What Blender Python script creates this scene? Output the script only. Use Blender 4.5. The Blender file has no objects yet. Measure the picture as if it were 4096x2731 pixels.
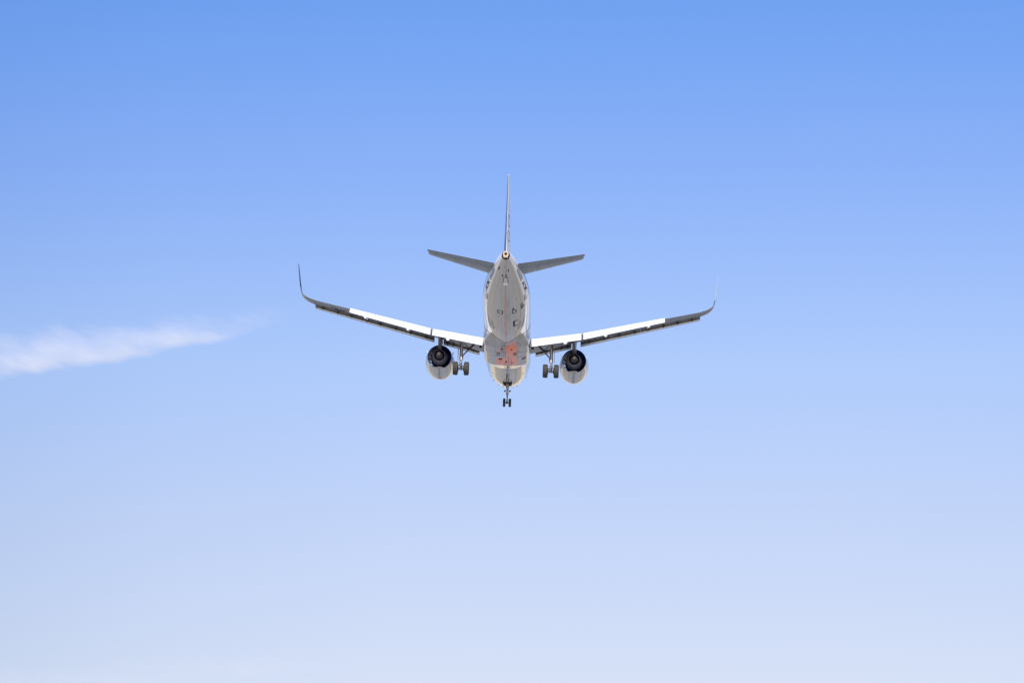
import bpy, bmesh, math, random
from mathutils import Vector, Matrix, Euler
R = math.radians
scene = bpy.context.scene
col = scene.collection

# ------------------------------------------------------------------ camera
cam_d = bpy.data.cameras.new("camera")
cam = bpy.data.objects.new("camera", cam_d); col.objects.link(cam)
cam.location = (0, 0, 1.7)
cam.rotation_euler = (R(90 + 16.93), 0, 0)
cam_d.lens = 110.16; cam_d.sensor_width = 36; cam_d.sensor_fit = 'HORIZONTAL'
cam_d.clip_start = 0.5; cam_d.clip_end = 60000
scene.camera = cam

# ------------------------------------------------------------------ sky, sun, exposure
SUN_EL, SUN_AZ = 39.0, 3.2          # sun behind the camera, a little to the left
world = bpy.data.worlds.new("World"); scene.world = world; world.use_nodes = True
nt = world.node_tree; nt.nodes.clear()
sky = nt.nodes.new('ShaderNodeTexSky'); sky.sky_type = 'NISHITA'; sky.sun_disc = False
sky.sun_elevation = R(SUN_EL); sky.sun_rotation = R(180 + SUN_AZ)
sky.air_density = 1.0; sky.dust_density = 0.6; sky.ozone_density = 4.0; sky.altitude = 0
# the real sky is hazier and whiter low down and a deeper blue higher up than the clean model: tint it by direction
geo = nt.nodes.new('ShaderNodeTexCoord'); sep = nt.nodes.new('ShaderNodeSeparateXYZ')
nt.links.new(geo.outputs['Generated'], sep.inputs[0])
def ramp(sock, lo, hi, stops):
    mr = nt.nodes.new('ShaderNodeMapRange'); mr.inputs[1].default_value = lo; mr.inputs[2].default_value = hi
    nt.links.new(sock, mr.inputs[0]); r = nt.nodes.new('ShaderNodeValToRGB'); nt.links.new(mr.outputs[0], r.inputs[0])
    el = r.color_ramp.elements
    for i, (p, c) in enumerate(stops):
        e = el[i] if i < 2 else el.new((p - lo) / (hi - lo))
        if i < 2: e.position = (p - lo) / (hi - lo)
        e.color = (*[q / 1.6 for q in c], 1)
    return r.outputs[0]
def mul(a_, b_):
    m_ = nt.nodes.new('ShaderNodeVectorMath'); m_.operation = 'MULTIPLY'; nt.links.new(a_, m_.inputs[0])
    if hasattr(b_, 'is_output'): nt.links.new(b_, m_.inputs[1])
    else: m_.inputs[1].default_value = b_
    return m_.outputs[0]
SIN = lambda d: math.sin(R(d))
haze_tint = ramp(sep.outputs[2], 0.0, 0.6, [(0.0, (1.45, .95, .72)), (0.6, (.72, .90, 1.20)), (SIN(10.9), (1.47, .985, .785)), (SIN(13.85), (1.48, 1.05, .90)),
                 (SIN(16.5), (1.39, 1.11, 1.04)), (SIN(20.0), (1.04, 1.0, 1.16)), (SIN(23.0), (.76, .93, 1.22))])
side_tint = ramp(sep.outputs[0], -0.3, 0.3, [(-0.3, (.82, .87, .92)), (0.3, (.97, .985, 1.0)), (-0.16, (.875, .91, .945)), (-0.11, (.95, .965, .98)), (-0.04, (1, 1, 1)), (0.1, (1, 1, 1)), (0.16, (.98, .99, 1))])
bg = nt.nodes.new('ShaderNodeBackground'); bg.inputs['Strength'].default_value = 0.12
wo = nt.nodes.new('ShaderNodeOutputWorld')
skyc = mul(mul(mul(sky.outputs[0], haze_tint), side_tint), (2.56, 2.56, 2.56))
nt.links.new(skyc, bg.inputs['Color']); nt.links.new(bg.outputs[0], wo.inputs[0])

sun_d = bpy.data.lights.new("sun", 'SUN'); sun_d.energy = 3.4; sun_d.angle = R(0.53)
sun_d.color = (1.0, 0.955, 0.88)
sun = bpy.data.objects.new("sun", sun_d); col.objects.link(sun)
sv = Vector((-math.sin(R(SUN_AZ)) * math.cos(R(SUN_EL)), -math.cos(R(SUN_AZ)) * math.cos(R(SUN_EL)), math.sin(R(SUN_EL))))
sun.rotation_euler = sv.to_track_quat('Z', 'Y').to_euler(); sun.location = (0, 0, 400)

vs = scene.view_settings
vs.view_transform = 'Standard'; vs.look = 'None'; vs.exposure = 0.5; vs.gamma = 1.0; vs.use_curve_mapping = False
scene.cycles.max_bounces = 8; scene.cycles.sample_clamp_indirect = 4.0; scene.cycles.volume_bounces = 2

# ------------------------------------------------------------------ materials
class NT:
    """tiny node-graph helper"""
    def __init__(s, name):
        s.m = bpy.data.materials.new(name); s.m.use_nodes = True
        s.t = s.m.node_tree; s.t.nodes.clear()
        s.out = s.t.nodes.new('ShaderNodeOutputMaterial')
    def n(s, typ, **kw):
        x = s.t.nodes.new(typ)
        for k, v in kw.items(): setattr(x, k, v)
        return x
    def put(s, sock, v):
        if v is None: return
        if hasattr(v, 'is_output'): s.t.links.new(v, sock)
        else: sock.default_value = v
    def math(s, op, a, b=None, c=None, clamp=False):
        x = s.n('ShaderNodeMath', operation=op, use_clamp=clamp)
        s.put(x.inputs[0], a); s.put(x.inputs[1], b); s.put(x.inputs[2], c)
        return x.outputs[0]
    def ss(s, v, lo, hi, a=0.0, b=1.0):
        x = s.n('ShaderNodeMapRange', interpolation_type='SMOOTHSTEP')
        s.put(x.inputs[0], v); s.put(x.inputs[1], lo); s.put(x.inputs[2], hi); s.put(x.inputs[3], a); s.put(x.inputs[4], b)
        return x.outputs[0]
    def mix(s, f, a, b, blend='MIX'):
        x = s.n('ShaderNodeMix', data_type='RGBA', blend_type=blend)
        s.put(x.inputs[0], f)
        for i, v in ((6, a), (7, b)):
            s.put(x.inputs[i], (*v, 1) if isinstance(v, tuple) and len(v) == 3 else v)
        return x.outputs[2]
    def comb(s, x=0, y=0, z=0):
        c = s.n('ShaderNodeCombineXYZ')
        s.put(c.inputs[0], x); s.put(c.inputs[1], y); s.put(c.inputs[2], z)
        return c.outputs[0]
    def noise(s, vec, scale=1.0, detail=4.0, rough=0.55):
        x = s.n('ShaderNodeTexNoise'); s.put(x.inputs['Vector'], vec)
        x.inputs['Scale'].default_value = scale; x.inputs['Detail'].default_value = detail; x.inputs['Roughness'].default_value = rough
        return x.outputs[0]
    def uv(s):
        c = s.n('ShaderNodeTexCoord'); x = s.n('ShaderNodeSeparateXYZ'); s.t.links.new(c.outputs['UV'], x.inputs[0])
        return x.outputs[0], x.outputs[1]
    def obj(s):
        c = s.n('ShaderNodeTexCoord'); return c.outputs['Object']
    def bsdf(s, color, rough=0.4, metal=0.0, coat=0.0, spec=0.5):
        b = s.n('ShaderNodeBsdfPrincipled')
        s.put(b.inputs['Base Color'], (*color, 1) if isinstance(color, tuple) and len(color) == 3 else color)
        s.put(b.inputs['Roughness'], rough); s.put(b.inputs['Metallic'], metal)
        b.inputs['Coat Weight'].default_value = coat; b.inputs['Coat Roughness'].default_value = 0.06
        b.inputs['Specular IOR Level'].default_value = spec
        s.t.links.new(b.outputs[0], s.out.inputs[0]); return s.m

def plain(name, c, rough=0.4, metal=0.0, coat=0.0, var=0.15, scale=3.0):
    g = NT(name)
    n = g.noise(g.obj(), scale, 5)
    f = g.ss(n, 0.3, 0.7, 1 - var, 1.0)
    return g.bsdf(g.mix(1.0, c, g.comb(f, f, f), 'MULTIPLY'), rough, metal, coat)

def panel_lines(g, u, v, bw, rh, mort=0.012, shift=0.0):
    b = g.n('ShaderNodeTexBrick'); b.offset = 0.5
    g.put(b.inputs['Vector'], g.comb(u, g.math('ADD', v, shift), 0))
    b.inputs['Scale'].default_value = 1.0; b.inputs['Mortar Size'].default_value = mort; b.inputs['Mortar Smooth'].default_value = 0.3
    b.inputs['Brick Width'].default_value = bw; b.inputs['Row Height'].default_value = rh
    return b.outputs['Fac']          # 1 on the seam

def fuselage_mat():
    g = NT("fuselage_paint"); u, v = g.uv()
    av = g.math('ABSOLUTE', v)
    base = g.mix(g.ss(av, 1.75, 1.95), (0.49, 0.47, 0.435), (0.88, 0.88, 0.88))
    # blue livery sweep along the sides, dropping towards the nose
    edge = g.n('ShaderNodeFloatCurve'); cu = edge.mapping.curves[0]
    for i, (su, ph) in enumerate(((0, 50), (8, 52), (21, 65), (24, 72), (28, 82), (31, 88), (33.5, 118), (37, 150))):
        if i < 2: cu.points[i].location = (su / 37, ph / 180) if i == 0 else (1, 150 / 180)
        if 0 < i < 7: cu.points.new(su / 37, ph / 180)
    edge.mapping.update(); g.put(edge.inputs['Value'], g.math('DIVIDE', u, 37.0))
    over = g.math('SUBTRACT', av, g.math('MULTIPLY', edge.outputs[0], math.pi * 1.99))
    sweep = g.math('MULTIPLY', g.ss(over, -.012, .012), g.ss(av, 4.6, 4.5))
    base = g.mix(sweep, base, (0.045, 0.17, 0.46))
    streak = g.noise(g.comb(g.math('MULTIPLY', u, 0.35), g.math('MULTIPLY', v, 5.0), 0), 1.0, 6, 0.6)
    blotch = g.noise(g.comb(g.math('MULTIPLY', u, 0.5), v, 3), 1.3, 5, 0.6)
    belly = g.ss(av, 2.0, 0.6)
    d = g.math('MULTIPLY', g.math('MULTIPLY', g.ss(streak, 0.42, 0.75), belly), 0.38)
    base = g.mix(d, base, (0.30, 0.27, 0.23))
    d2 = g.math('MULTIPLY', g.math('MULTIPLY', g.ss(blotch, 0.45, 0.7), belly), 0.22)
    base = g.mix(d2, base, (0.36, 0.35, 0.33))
    # reddish keel stain
    wob = g.math('ADD', v, g.math('MULTIPLY', g.math('SUBTRACT', g.noise(g.comb(u, 0, 7), 0.8), 0.5), 0.05))
    keel = g.ss(g.math('ABSOLUTE', wob), 0.16, 0.06)
    br = g.ss(g.noise(g.comb(g.math('MULTIPLY', u, 0.9), g.math('MULTIPLY', v, 6), 2), 1.0, 4), 0.35, 0.6, 0.25, 0.85)
    base = g.mix(g.math('MULTIPLY', keel, br), base, (0.50, 0.27, 0.17))
    pl = panel_lines(g, u, v, 2.13, 0.74, 0.014, 0.37)
    base = g.mix(g.math('MULTIPLY', pl, 0.33), base, (0.12, 0.11, 0.10))
    rough = g.ss(streak, 0.3, 0.8, 0.045, 0.13)
    return g.bsdf(base, rough, 0.0, 0.0, 0.5)

def fairing_mat():
    g = NT("belly_fairing_paint"); u, v = g.uv()      # u = station, v = across in metres
    c = (0.40, 0.395, 0.38)
    streak = g.noise(g.comb(g.math('MULTIPLY', u, 0.5), g.math('MULTIPLY', v, 5.0), 5), 1.0, 6, 0.6)
    base = g.mix(g.math('MULTIPLY', g.ss(streak, 0.42, 0.72), 0.42), c, (0.27, 0.25, 0.225))
    wobv = g.math('ADD', v, g.math('MULTIPLY', g.math('SUBTRACT', g.noise(g.comb(u, v, 1), 2.6, 6), 0.5), 0.22))
    wobu = g.math('ADD', u, g.math('MULTIPLY', g.math('SUBTRACT', g.noise(g.comb(u, v, 9), 1.6, 5), 0.5), 0.5))
    def box(u0, u1, v0, v1, eu=0.025, ev=0.012):
        a = g.math('MULTIPLY', g.ss(wobu, u0 - eu, u0 + eu), g.ss(wobu, u1 + eu, u1 - eu))
        b = g.math('MULTIPLY', g.ss(wobv, v0 - ev, v0 + ev), g.ss(wobv, v1 + ev, v1 - ev))
        return g.math('MULTIPLY', a, b)
    p = g.math('MAXIMUM', box(14.0, 20.3, -0.07, 0.93), box(14.0, 16.6, -0.92, 0.9))
    p = g.math('MAXIMUM', p, g.math('MULTIPLY', box(20.2, 21.2, 0.25, 0.86), 0.75))
    p = g.math('MAXIMUM', p, g.math('MULTIPLY', box(18.0, 20.0, -0.72, -0.4), 0.35))
    mott = g.ss(g.noise(g.comb(g.math('MULTIPLY', u, 1.2), g.math('MULTIPLY', v, 4), 0), 1.5, 6, 0.65), 0.28, 0.62, 0.62, 1.0)
    base = g.mix(g.math('MULTIPLY', p, mott), base, (0.92, 0.20, 0.05))
    sm = box(16.7, 20.9, -0.42, -0.10, 0.3, 0.06)
    base = g.mix(g.math('MULTIPLY', sm, 0.6), base, (0.17, 0.14, 0.13))
    pl = panel_lines(g, u, v, 3.1, 0.93, 0.014, 0.0)
    base = g.mix(g.math('MULTIPLY', pl, 0.55), base, (0.10, 0.09, 0.085))
    return g.bsdf(base, g.ss(streak, 0.3, 0.8, 0.06, 0.18), 0.0, 0.0, 0.38)

def wing_mat():
    g = NT("wing_grey_paint"); o = g.obj()
    x = g.n('ShaderNodeSeparateXYZ'); g.t.links.new(o, x.inputs[0])
    st = g.noise(g.comb(g.math('MULTIPLY', x.outputs[0], 3.0), g.math('MULTIPLY', x.outputs[1], 0.5), 0), 1.0, 5)
    pl = panel_lines(g, x.outputs[0], x.outputs[1], 1.3, 0.62, 0.012)
    base = g.mix(g.ss(st, 0.4, 0.7), (0.20, 0.225, 0.25), (0.155, 0.175, 0.195))
    base = g.mix(g.math('MULTIPLY', pl, 0.4), base, (0.10, 0.10, 0.10))
    return g.bsdf(base, 0.38, 0.0, 0.0)

def nacelle_mat():
    g = NT("nacelle_paint"); u, v = g.uv()            # u station, v angle from the bottom (rad)
    av = g.math('ABSOLUTE', v)
    st = g.noise(g.comb(g.math('MULTIPLY', u, 0.8), g.math('MULTIPLY', v, 7), 0), 1.0, 6, 0.6)
    low = g.ss(av, 1.3, 0.2)
    base = g.mix(g.math('MULTIPLY', g.ss(st, 0.45, 0.72), g.math('MULTIPLY', low, 0.5)), (0.48, 0.475, 0.46), (0.26, 0.23, 0.20))
    keel = g.ss(av, 0.16, 0.03)
    kn = g.ss(g.noise(g.comb(g.math('MULTIPLY', u, 3), g.math('MULTIPLY', v, 14), 3), 1.0, 5, 0.7), 0.42, 0.58)
    base = g.mix(g.math('MULTIPLY', keel, g.math('MULTIPLY', kn, 0.8)), base, (0.10, 0.08, 0.07))
    pl = panel_lines(g, u, v, 1.45, 1.5708, 0.014, 0.0)
    base = g.mix(g.math('MULTIPLY', pl, 0.45), base, (0.12, 0.11, 0.10))
    return g.bsdf(base, g.ss(st, 0.3, 0.8, 0.07, 0.16), 0.0, 0.0, 0.5)

def tyre_mat():
    g = NT("tyre_rubber"); o = g.obj()
    x = g.n('ShaderNodeSeparateXYZ'); g.t.links.new(o, x.inputs[0])
    n = g.noise(g.comb(g.math('MULTIPLY', x.outputs[0], 30), x.outputs[1], x.outputs[2]), 1.0, 4)
    base = g.mix(g.ss(n, 0.35, 0.7), (0.030, 0.026, 0.026), (0.056, 0.046, 0.041))
    return g.bsdf(base, 0.75)

M = {}
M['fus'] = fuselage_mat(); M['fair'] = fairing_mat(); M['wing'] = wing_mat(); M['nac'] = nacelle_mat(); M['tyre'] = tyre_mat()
M['flap'] = plain("flap_white_paint", (0.80, 0.80, 0.79), 0.35, var=0.06)
M['white'] = plain("white_gloss_paint", (0.80, 0.80, 0.80), 0.15, coat=0.4, var=0.04)
M['blue'] = plain("blue_gloss_paint", (0.035, 0.145, 0.40), 0.38, coat=0.0, var=0.1)
M['whitematt'] = plain("white_satin_paint", (0.88, 0.88, 0.88), 0.55, var=0.03)
M['navyblade'] = plain("dark_blue_paint", (0.012, 0.035, 0.16), 0.6)
M['navy'] = plain("navy_lettering", (0.008, 0.011, 0.03), 0.65)
M['black'] = plain("matt_black", (0.006, 0.006, 0.008), 0.7)
M['seal'] = plain("dark_seal", (0.03, 0.03, 0.03), 0.6)
M['steel'] = plain("gear_steel_paint", (0.46, 0.455, 0.45), 0.3, metal=0.75, scale=8)
M['chrome'] = plain("bare_metal", (0.75, 0.74, 0.71), 0.18, metal=1.0, var=0.1)
M['dark'] = plain("dark_hydraulic_metal", (0.055, 0.055, 0.06), 0.45, metal=0.4)
M['alu'] = plain("slat_aluminium", (0.93, 0.87, 0.76), 0.35, metal=0.2, var=0.08)
M['slatgrey'] = plain("slat_cove_grey", (0.22, 0.21, 0.20), 0.5, var=0.3)
M['core'] = plain("exhaust_metal", (0.15, 0.155, 0.19), 0.38, metal=0.35, var=0.25)
M['plug'] = plain("exhaust_cone_metal", (0.06, 0.06, 0.08), 0.42, metal=0.6, var=0.2)
M['duct'] = plain("duct_lining_sky_tint", (0.028, 0.10, 0.50), 0.45)  # reflected sky blue painted into the duct lining, guide vanes and fan blades
M['bronze'] = plain("apu_exhaust_metal", (0.46, 0.35, 0.25), 0.4, metal=0.35, var=0.12)
M['pylon'] = plain("pylon_grey", (0.17, 0.165, 0.165), 0.35, var=0.2)
M['cream'] = plain("cream_primer", (0.66, 0.60, 0.50), 0.45)
M['pale'] = plain("pale_grey_paint", (0.48, 0.475, 0.46), 0.3)
M['patch'] = plain("blue_grey_patch", (0.22, 0.29, 0.46), 0.3, var=0.08)

# ------------------------------------------------------------------ mesh helpers
def T(p): return (p[0], 18.0 - p[1], p[2])      # (across, station from the nose, up) -> aircraft axes

def make(name, verts, faces, mats, parent, smooth=True, uvs=None, fm=None, fix=True, angle=35):
    me = bpy.data.meshes.new(name); me.from_pydata([T(v) for v in verts], [], faces)
    if uvs:
        lay = me.uv_layers.new(name="UVMap")
        for lp in me.loops: lay.data[lp.index].uv = uvs[lp.vertex_index]
    for m in (mats if isinstance(mats, list) else [mats]): me.materials.append(m)
    if fm:
        for p, i in zip(me.polygons, fm): p.material_index = i
    if fix:
        bm = bmesh.new(); bm.from_mesh(me); bmesh.ops.recalc_face_normals(bm, faces=bm.faces); bm.to_mesh(me); bm.free()
    if smooth:
        for p in me.polygons: p.use_smooth = True
        me.set_sharp_from_angle(angle=R(angle))
    o = bpy.data.objects.new(name, me); col.objects.link(o)
    if parent: o.parent = parent
    return o

class MB:
    """collects shapes into one mesh"""
    def __init__(s): s.v = []; s.f = []; s.m = []
    def add(s, v, f, mi=0):
        k = len(s.v); s.v += list(v); s.f += [tuple(i + k for i in q) for q in f]; s.m += [mi] * len(f)
    def loft(s, rings, cap=True, mi=0, closed=True):
        n = len(rings[0]); v = [p for r in rings for p in r]; f = []
        for i in range(len(rings) - 1):
            for j in range(n if closed else n - 1):
                a, b = i * n + j, i * n + (j + 1) % n
                f.append((a, b, b + n, a + n))
        if cap and closed:
            f.append(tuple(range(n))); f.append(tuple((len(rings) - 1) * n + j for j in range(n)))
        s.add(v, f, mi)
    def tube(s, a, b, r0, r1=None, n=12, mi=0):
        r1 = r0 if r1 is None else r1
        A, B = Vector(a), Vector(b); d = (B - A).normalized()
        e = d.orthogonal().normalized(); g = d.cross(e)
        s.loft([[tuple(P + (e * math.cos(2 * math.pi * k / n) + g * math.sin(2 * math.pi * k / n)) * r) for k in range(n)] for P, r in ((A, r0), (B, r1))], mi=mi)
    def rev(s, c, prof, axis='s', n=32, mi=0, cap=True):
        """revolve (distance along axis, radius) about an axis through c"""
        rings = []
        for d, r in prof:
            ring = []
            for k in range(n):
                t = 2 * math.pi * k / n; ca, sa = math.cos(t) * r, math.sin(t) * r
                ring.append((c[0] + ca, c[1] + d, c[2] + sa) if axis == 's' else (c[0] + d, c[1] + ca, c[2] + sa) if axis == 'x' else (c[0] + ca, c[1] + sa, c[2] + d))
            rings.append(ring)
        s.loft(rings, cap=cap, mi=mi)
    def box(s, c, size, rot=None, mi=0):
        v = []
        for dx in (-.5, .5):
            for dy in (-.5, .5):
                for dz in (-.5, .5):
                    q = Vector((dx * size[0], dy * size[1], dz * size[2]))
                    if rot: q.rotate(Euler(rot))
                    v.append(tuple(Vector(c) + q))
        s.add(v, [(0, 1, 3, 2), (4, 6, 7, 5), (0, 4, 5, 1), (2, 3, 7, 6), (0, 2, 6, 4), (1, 5, 7, 3)], mi)
    def build(s, name, mats, parent, **kw):
        return make(name, s.v, s.f, mats, parent, fm=s.m, **kw)

def cr(s, X, Y):
    """monotone cubic interpolation"""
    s = min(max(s, X[0]), X[-1]); i = 0
    while i < len(X) - 2 and s > X[i + 1]: i += 1
    h = X[i + 1] - X[i]; t = (s - X[i]) / h
    def m(k):
        if k == 0: return (Y[1] - Y[0]) / (X[1] - X[0])
        if k == len(X) - 1: return (Y[-1] - Y[-2]) / (X[-1] - X[-2])
        a = (Y[k] - Y[k - 1]) / (X[k] - X[k - 1]); b = (Y[k + 1] - Y[k]) / (X[k + 1] - X[k])
        return 0 if a * b <= 0 else 2 * a * b / (a + b)
    return (2*t**3 - 3*t*t + 1) * Y[i] + (t**3 - 2*t*t + t) * h * m(i) + (-2*t**3 + 3*t*t) * Y[i+1] + (t**3 - t*t) * h * m(i+1)
def lin(s, X, Y):
    s = min(max(s, X[0]), X[-1]); i = 0
    while i < len(X) - 2 and s > X[i + 1]: i += 1
    return Y[i] + (Y[i+1] - Y[i]) * (s - X[i]) / (X[i+1] - X[i])
def sst(x, a, b):
    t = min(max((x - a) / (b - a), 0), 1); return t * t * (3 - 2 * t)

# ------------------------------------------------------------------ ground
def ground_mat():
    g = NT("dry_ground"); o = g.obj()
    n1 = g.noise(o, 0.004, 6, 0.6); n2 = g.noise(o, 0.05, 4)
    base = g.mix(g.ss(n1, 0.40, 0.60), (0.54, 0.45, 0.32), (0.40, 0.345, 0.24))
    base = g.mix(g.ss(n1, 0.62, 0.70), base, (0.09, 0.11, 0.05))
    base = g.mix(g.math('MULTIPLY', n2, 0.4), base, (0.50, 0.43, 0.33))
    return g.bsdf(base, 0.9, spec=0.2)
def asphalt_mat(name, a, b):
    g = NT(name); o = g.obj()
    n = g.noise(o, 0.03, 6, 0.6)
    return g.bsdf(g.mix(n, a, b), 0.85, spec=0.2)
def sheet(name, x0, x1, y0, y1, z, m):
    me = bpy.data.meshes.new(name); me.from_pydata([(x0, y0, z), (x1, y0, z), (x1, y1, z), (x0, y1, z)], [], [(0, 1, 2, 3)])
    me.materials.append(m); o = bpy.data.objects.new(name, me); col.objects.link(o); o['kind'] = 'structure'; return o
sheet('ground', -30000, 30000, -30000, 30000, 0.0, ground_mat())
sheet('apron', -62, 70, -600, 4000, 0.004, asphalt_mat("weathered_concrete", (0.34, 0.345, 0.35), (0.42, 0.42, 0.415)))
sheet('road', 96, 118, -600, 4000, 0.004, asphalt_mat("road_asphalt", (0.06, 0.06, 0.06), (0.10, 0.10, 0.10)))
sheet('path', -108, -100, -600, 4000, 0.004, asphalt_mat("path_concrete", (0.50, 0.48, 0.44), (0.58, 0.55, 0.50)))

# ------------------------------------------------------------------ the airliner
air = bpy.data.objects.new('airliner', None); col.objects.link(air)
air.location = (-0.4018, 253.2141, 80.0319)
air.rotation_euler = (R(3.49286), R(1.98042), R(-0.26007))
air['label'] = 'white twin-engine passenger jet seen from behind and below with wheels and flaps down'
air['category'] = 'airplane'

FS = [0, .3, .8, 1.5, 2.5, 4, 6, 8, 22, 24, 26, 28, 30, 32, 34, 35.5, 36.6, 37.0]
FT = [-.55, -.1, .25, .62, 1.35, 1.93, 2.07, 2.07, 2.07, 2.07, 2.07, 2.07, 2.05, 2.0, 1.92, 1.83, 1.66, 1.52]
FB = [-.55, -.98, -1.25, -1.5, -1.75, -1.98, -2.07, -2.07, -2.07, -2.06, -1.86, -1.46, -.96, -.43, .12, .48, .76, .87]
FW = [.01, .45, .8, 1.15, 1.5, 1.84, 1.965, 1.975, 1.975, 1.975, 1.965, 1.915, 1.76, 1.46, 1.03, .72, .42, .32]
def fus(s, phi, off=0.0):
    """point on the fuselage skin; phi is measured from the keel, positive to starboard"""
    t, b, w = cr(s, FS, FT), cr(s, FS, FB), cr(s, FS, FW)
    return ((w + off) * math.sin(phi), s, (t + b) / 2 - ((t - b) / 2 + off) * math.cos(phi))

def build_fuselage():
    N = 96; st = [0, .1, .2, .3, .5, .8, 1.1, 1.5, 2, 2.5, 3.2, 4, 5, 6] + [7 + i for i in range(17)] + [24 + .4 * i for i in range(32)] + [36.8, 37.0]
    v = []; uv = []; f = []
    for s in st:
        for k in range(N + 1):
            ph = -math.pi + 2 * math.pi * k / N
            v.append(fus(s, ph)); uv.append((s, ph * 1.99))
    for i in range(len(st) - 1):
        for k in range(N): a = i * (N + 1) + k; f.append((a, a + 1, a + N + 2, a + N + 1))
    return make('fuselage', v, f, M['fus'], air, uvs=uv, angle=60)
body = build_fuselage()

# belly fairing: open shell proud of the keel
def s_edge(phi):
    d = abs(math.degrees(phi)); return lin(d, [0, 8, 18, 30, 45, 60, 75, 85], [21.08, 21.3, 21.85, 22.25, 22.0, 21.3, 20.3, 19.6])
FC = -0.95                                                       # height of the fairing's section centre
def skin_ang(phi):
    """angle round the fuselage of the skin point seen from the fairing centre at phi"""
    x, z = math.sin(phi), -math.cos(phi); A, B = 1.975, 2.07
    qa = (x / A) ** 2 + (z / B) ** 2; qb = FC * z / B ** 2; qc = (FC / B) ** 2 - 1
    k = (-qb + math.sqrt(qb * qb - qa * qc)) / qa
    return math.atan2(x * k / A, -(FC + z * k) / B)
def fairing_pt(s, phi, se, off=0.0):
    F = Vector(fus(s, skin_ang(phi), 0.004 + off)); q = 4.6
    a = lin(s, [10, 13, 18, 22.5], [1.90, 1.96, 1.985, 1.93]); b = lin(s, [10, 13.9, 18, 22.5], [1.26, 1.37, 1.40, 1.18])
    x, z = math.sin(phi), -math.cos(phi)
    k = (abs(x / a) ** q + abs(z / b) ** q) ** (-1 / q)
    kf = (F - Vector((0, s, FC))).length
    w = sst(s, 10.8, 13.9) * sst(s, se, se - 2.3) * sst(abs(math.degrees(phi)), 116, 98)
    d = k - kf; d = (d + math.sqrt(d * d + .0016)) / 2               # soft union with the skin
    P = F + (F - Vector((0, s, FC))).normalized() * d * w
    return (P.x, s, P.z)
def build_fairing():
    K, L = 132, 90; v = []; uv = []; f = []
    for i in range(L + 1):
        for k in range(K + 1):
            ph = R(-118 + 236 * k / K); se = s_edge(skin_ang(ph))
            s = 10.4 + (se - 10.4) * i / L
            p = fairing_pt(s, ph, se); v.append(p); uv.append((s, ph * 2.0))
    # across coordinate: running length is close to x on the flat keel
    uv = [(p[1], p[0] if abs(p[0]) < 1.5 else math.copysign(1.5 + (p[2] + 2.2) * 0.9, p[0])) for p in v]
    for i in range(L):
        for k in range(K): a = i * (K + 1) + k; f.append((a, a + 1, a + K + 2, a + K + 1))
    o = make('belly_fairing', v, f, M['fair'], air, uvs=uv, fix=False, angle=60)
    v = []; f = []
    for k in range(K + 1):
        ph = R(-92 + 184 * k / K); se = s_edge(ph)
        for d in (-0.05, 0.05): v.append(fus(se + d, ph, 0.012))
    for k in range(K): f.append((2*k, 2*k+2, 2*k+3, 2*k+1))
    make('seal_strip', v, f, M['seal'], o)
    return o
fairing = build_fairing()

def skin_patch(name, surf, s0, s1, p0, p1, mat, parent, off=0.008, n=6, skew=0.0):
    """thin plate following a skin; surf(s, phi, off)"""
    v = []; f = []
    for o_ in (off, off - 0.02):
        for i in range(n + 1):
            for k in range(n + 1):
                v.append(surf(s0 + (s1 - s0) * i / n + skew * (k / n - .5), R(p0 + (p1 - p0) * k / n), o_))
    m = n + 1; q = m * m
    for i in range(n):
        for k in range(n):
            a = i * m + k; f.append((a, a+1, a+m+1, a+m)); f.append((a+q, a+m+q, a+m+1+q, a+1+q))
    for i in range(n):
        for a, b in ((i, i+1), (n*m+i, n*m+i+1), (i*m, (i+1)*m), (i*m+n, (i+1)*m+n)): f.append((a, b, b+q, a+q))
    return make(name, v, f, mat, parent)

def skin_lines(name, surf, polys, w, mat, parent, off=0.007, aspect=1.0):
    """painted strokes on a skin: polylines of (s, arc) with arc in metres"""
    v = []; f = []
    for pl in polys:
        closed = (Vector(pl[0]) - Vector(pl[-1])).length < 1e-6
        pts = []
        for (a0, b0), (a1, b1) in zip(pl, pl[1:]):
            n = max(1, int(math.hypot(a1 - a0, b1 - b0) / 0.12))
            for i in range(n): pts.append(Vector((a0 + (a1 - a0) * i / n, b0 + (b1 - b0) * i / n)))
        if not closed: pts.append(Vector(pl[-1]))
        k = len(v); n = len(pts)
        for i, p in enumerate(pts):
            d0 = (p - pts[i-1]) if (i or closed) else (pts[1] - p); d1 = (pts[(i+1) % n] - p) if (i < n-1 or closed) else (p - pts[i-1])
            d0 = d0.normalized(); d1 = d1.normalized(); n0 = Vector((-d0.y, d0.x)); n1 = Vector((-d1.y, d1.x))
            m_ = n0 + n1; m_ = n0 if m_.length < .2 else m_.normalized()
            k_ = min(1 / max(m_.dot(n0), .35), 2.2) * w / 2
            for sg in (1, -1): q = p + m_ * k_ * sg; v.append(surf(q.x, q.y, off))
        for i in range(n if closed else n - 1): j = (i + 1) % n; f.append((k+2*i, k+2*j, k+2*j+1, k+2*i+1))
    return make(name, v, f, mat, parent, fix=False)
fus_arc = lambda s, a, off: fus(s, a / 1.9, off)

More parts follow.
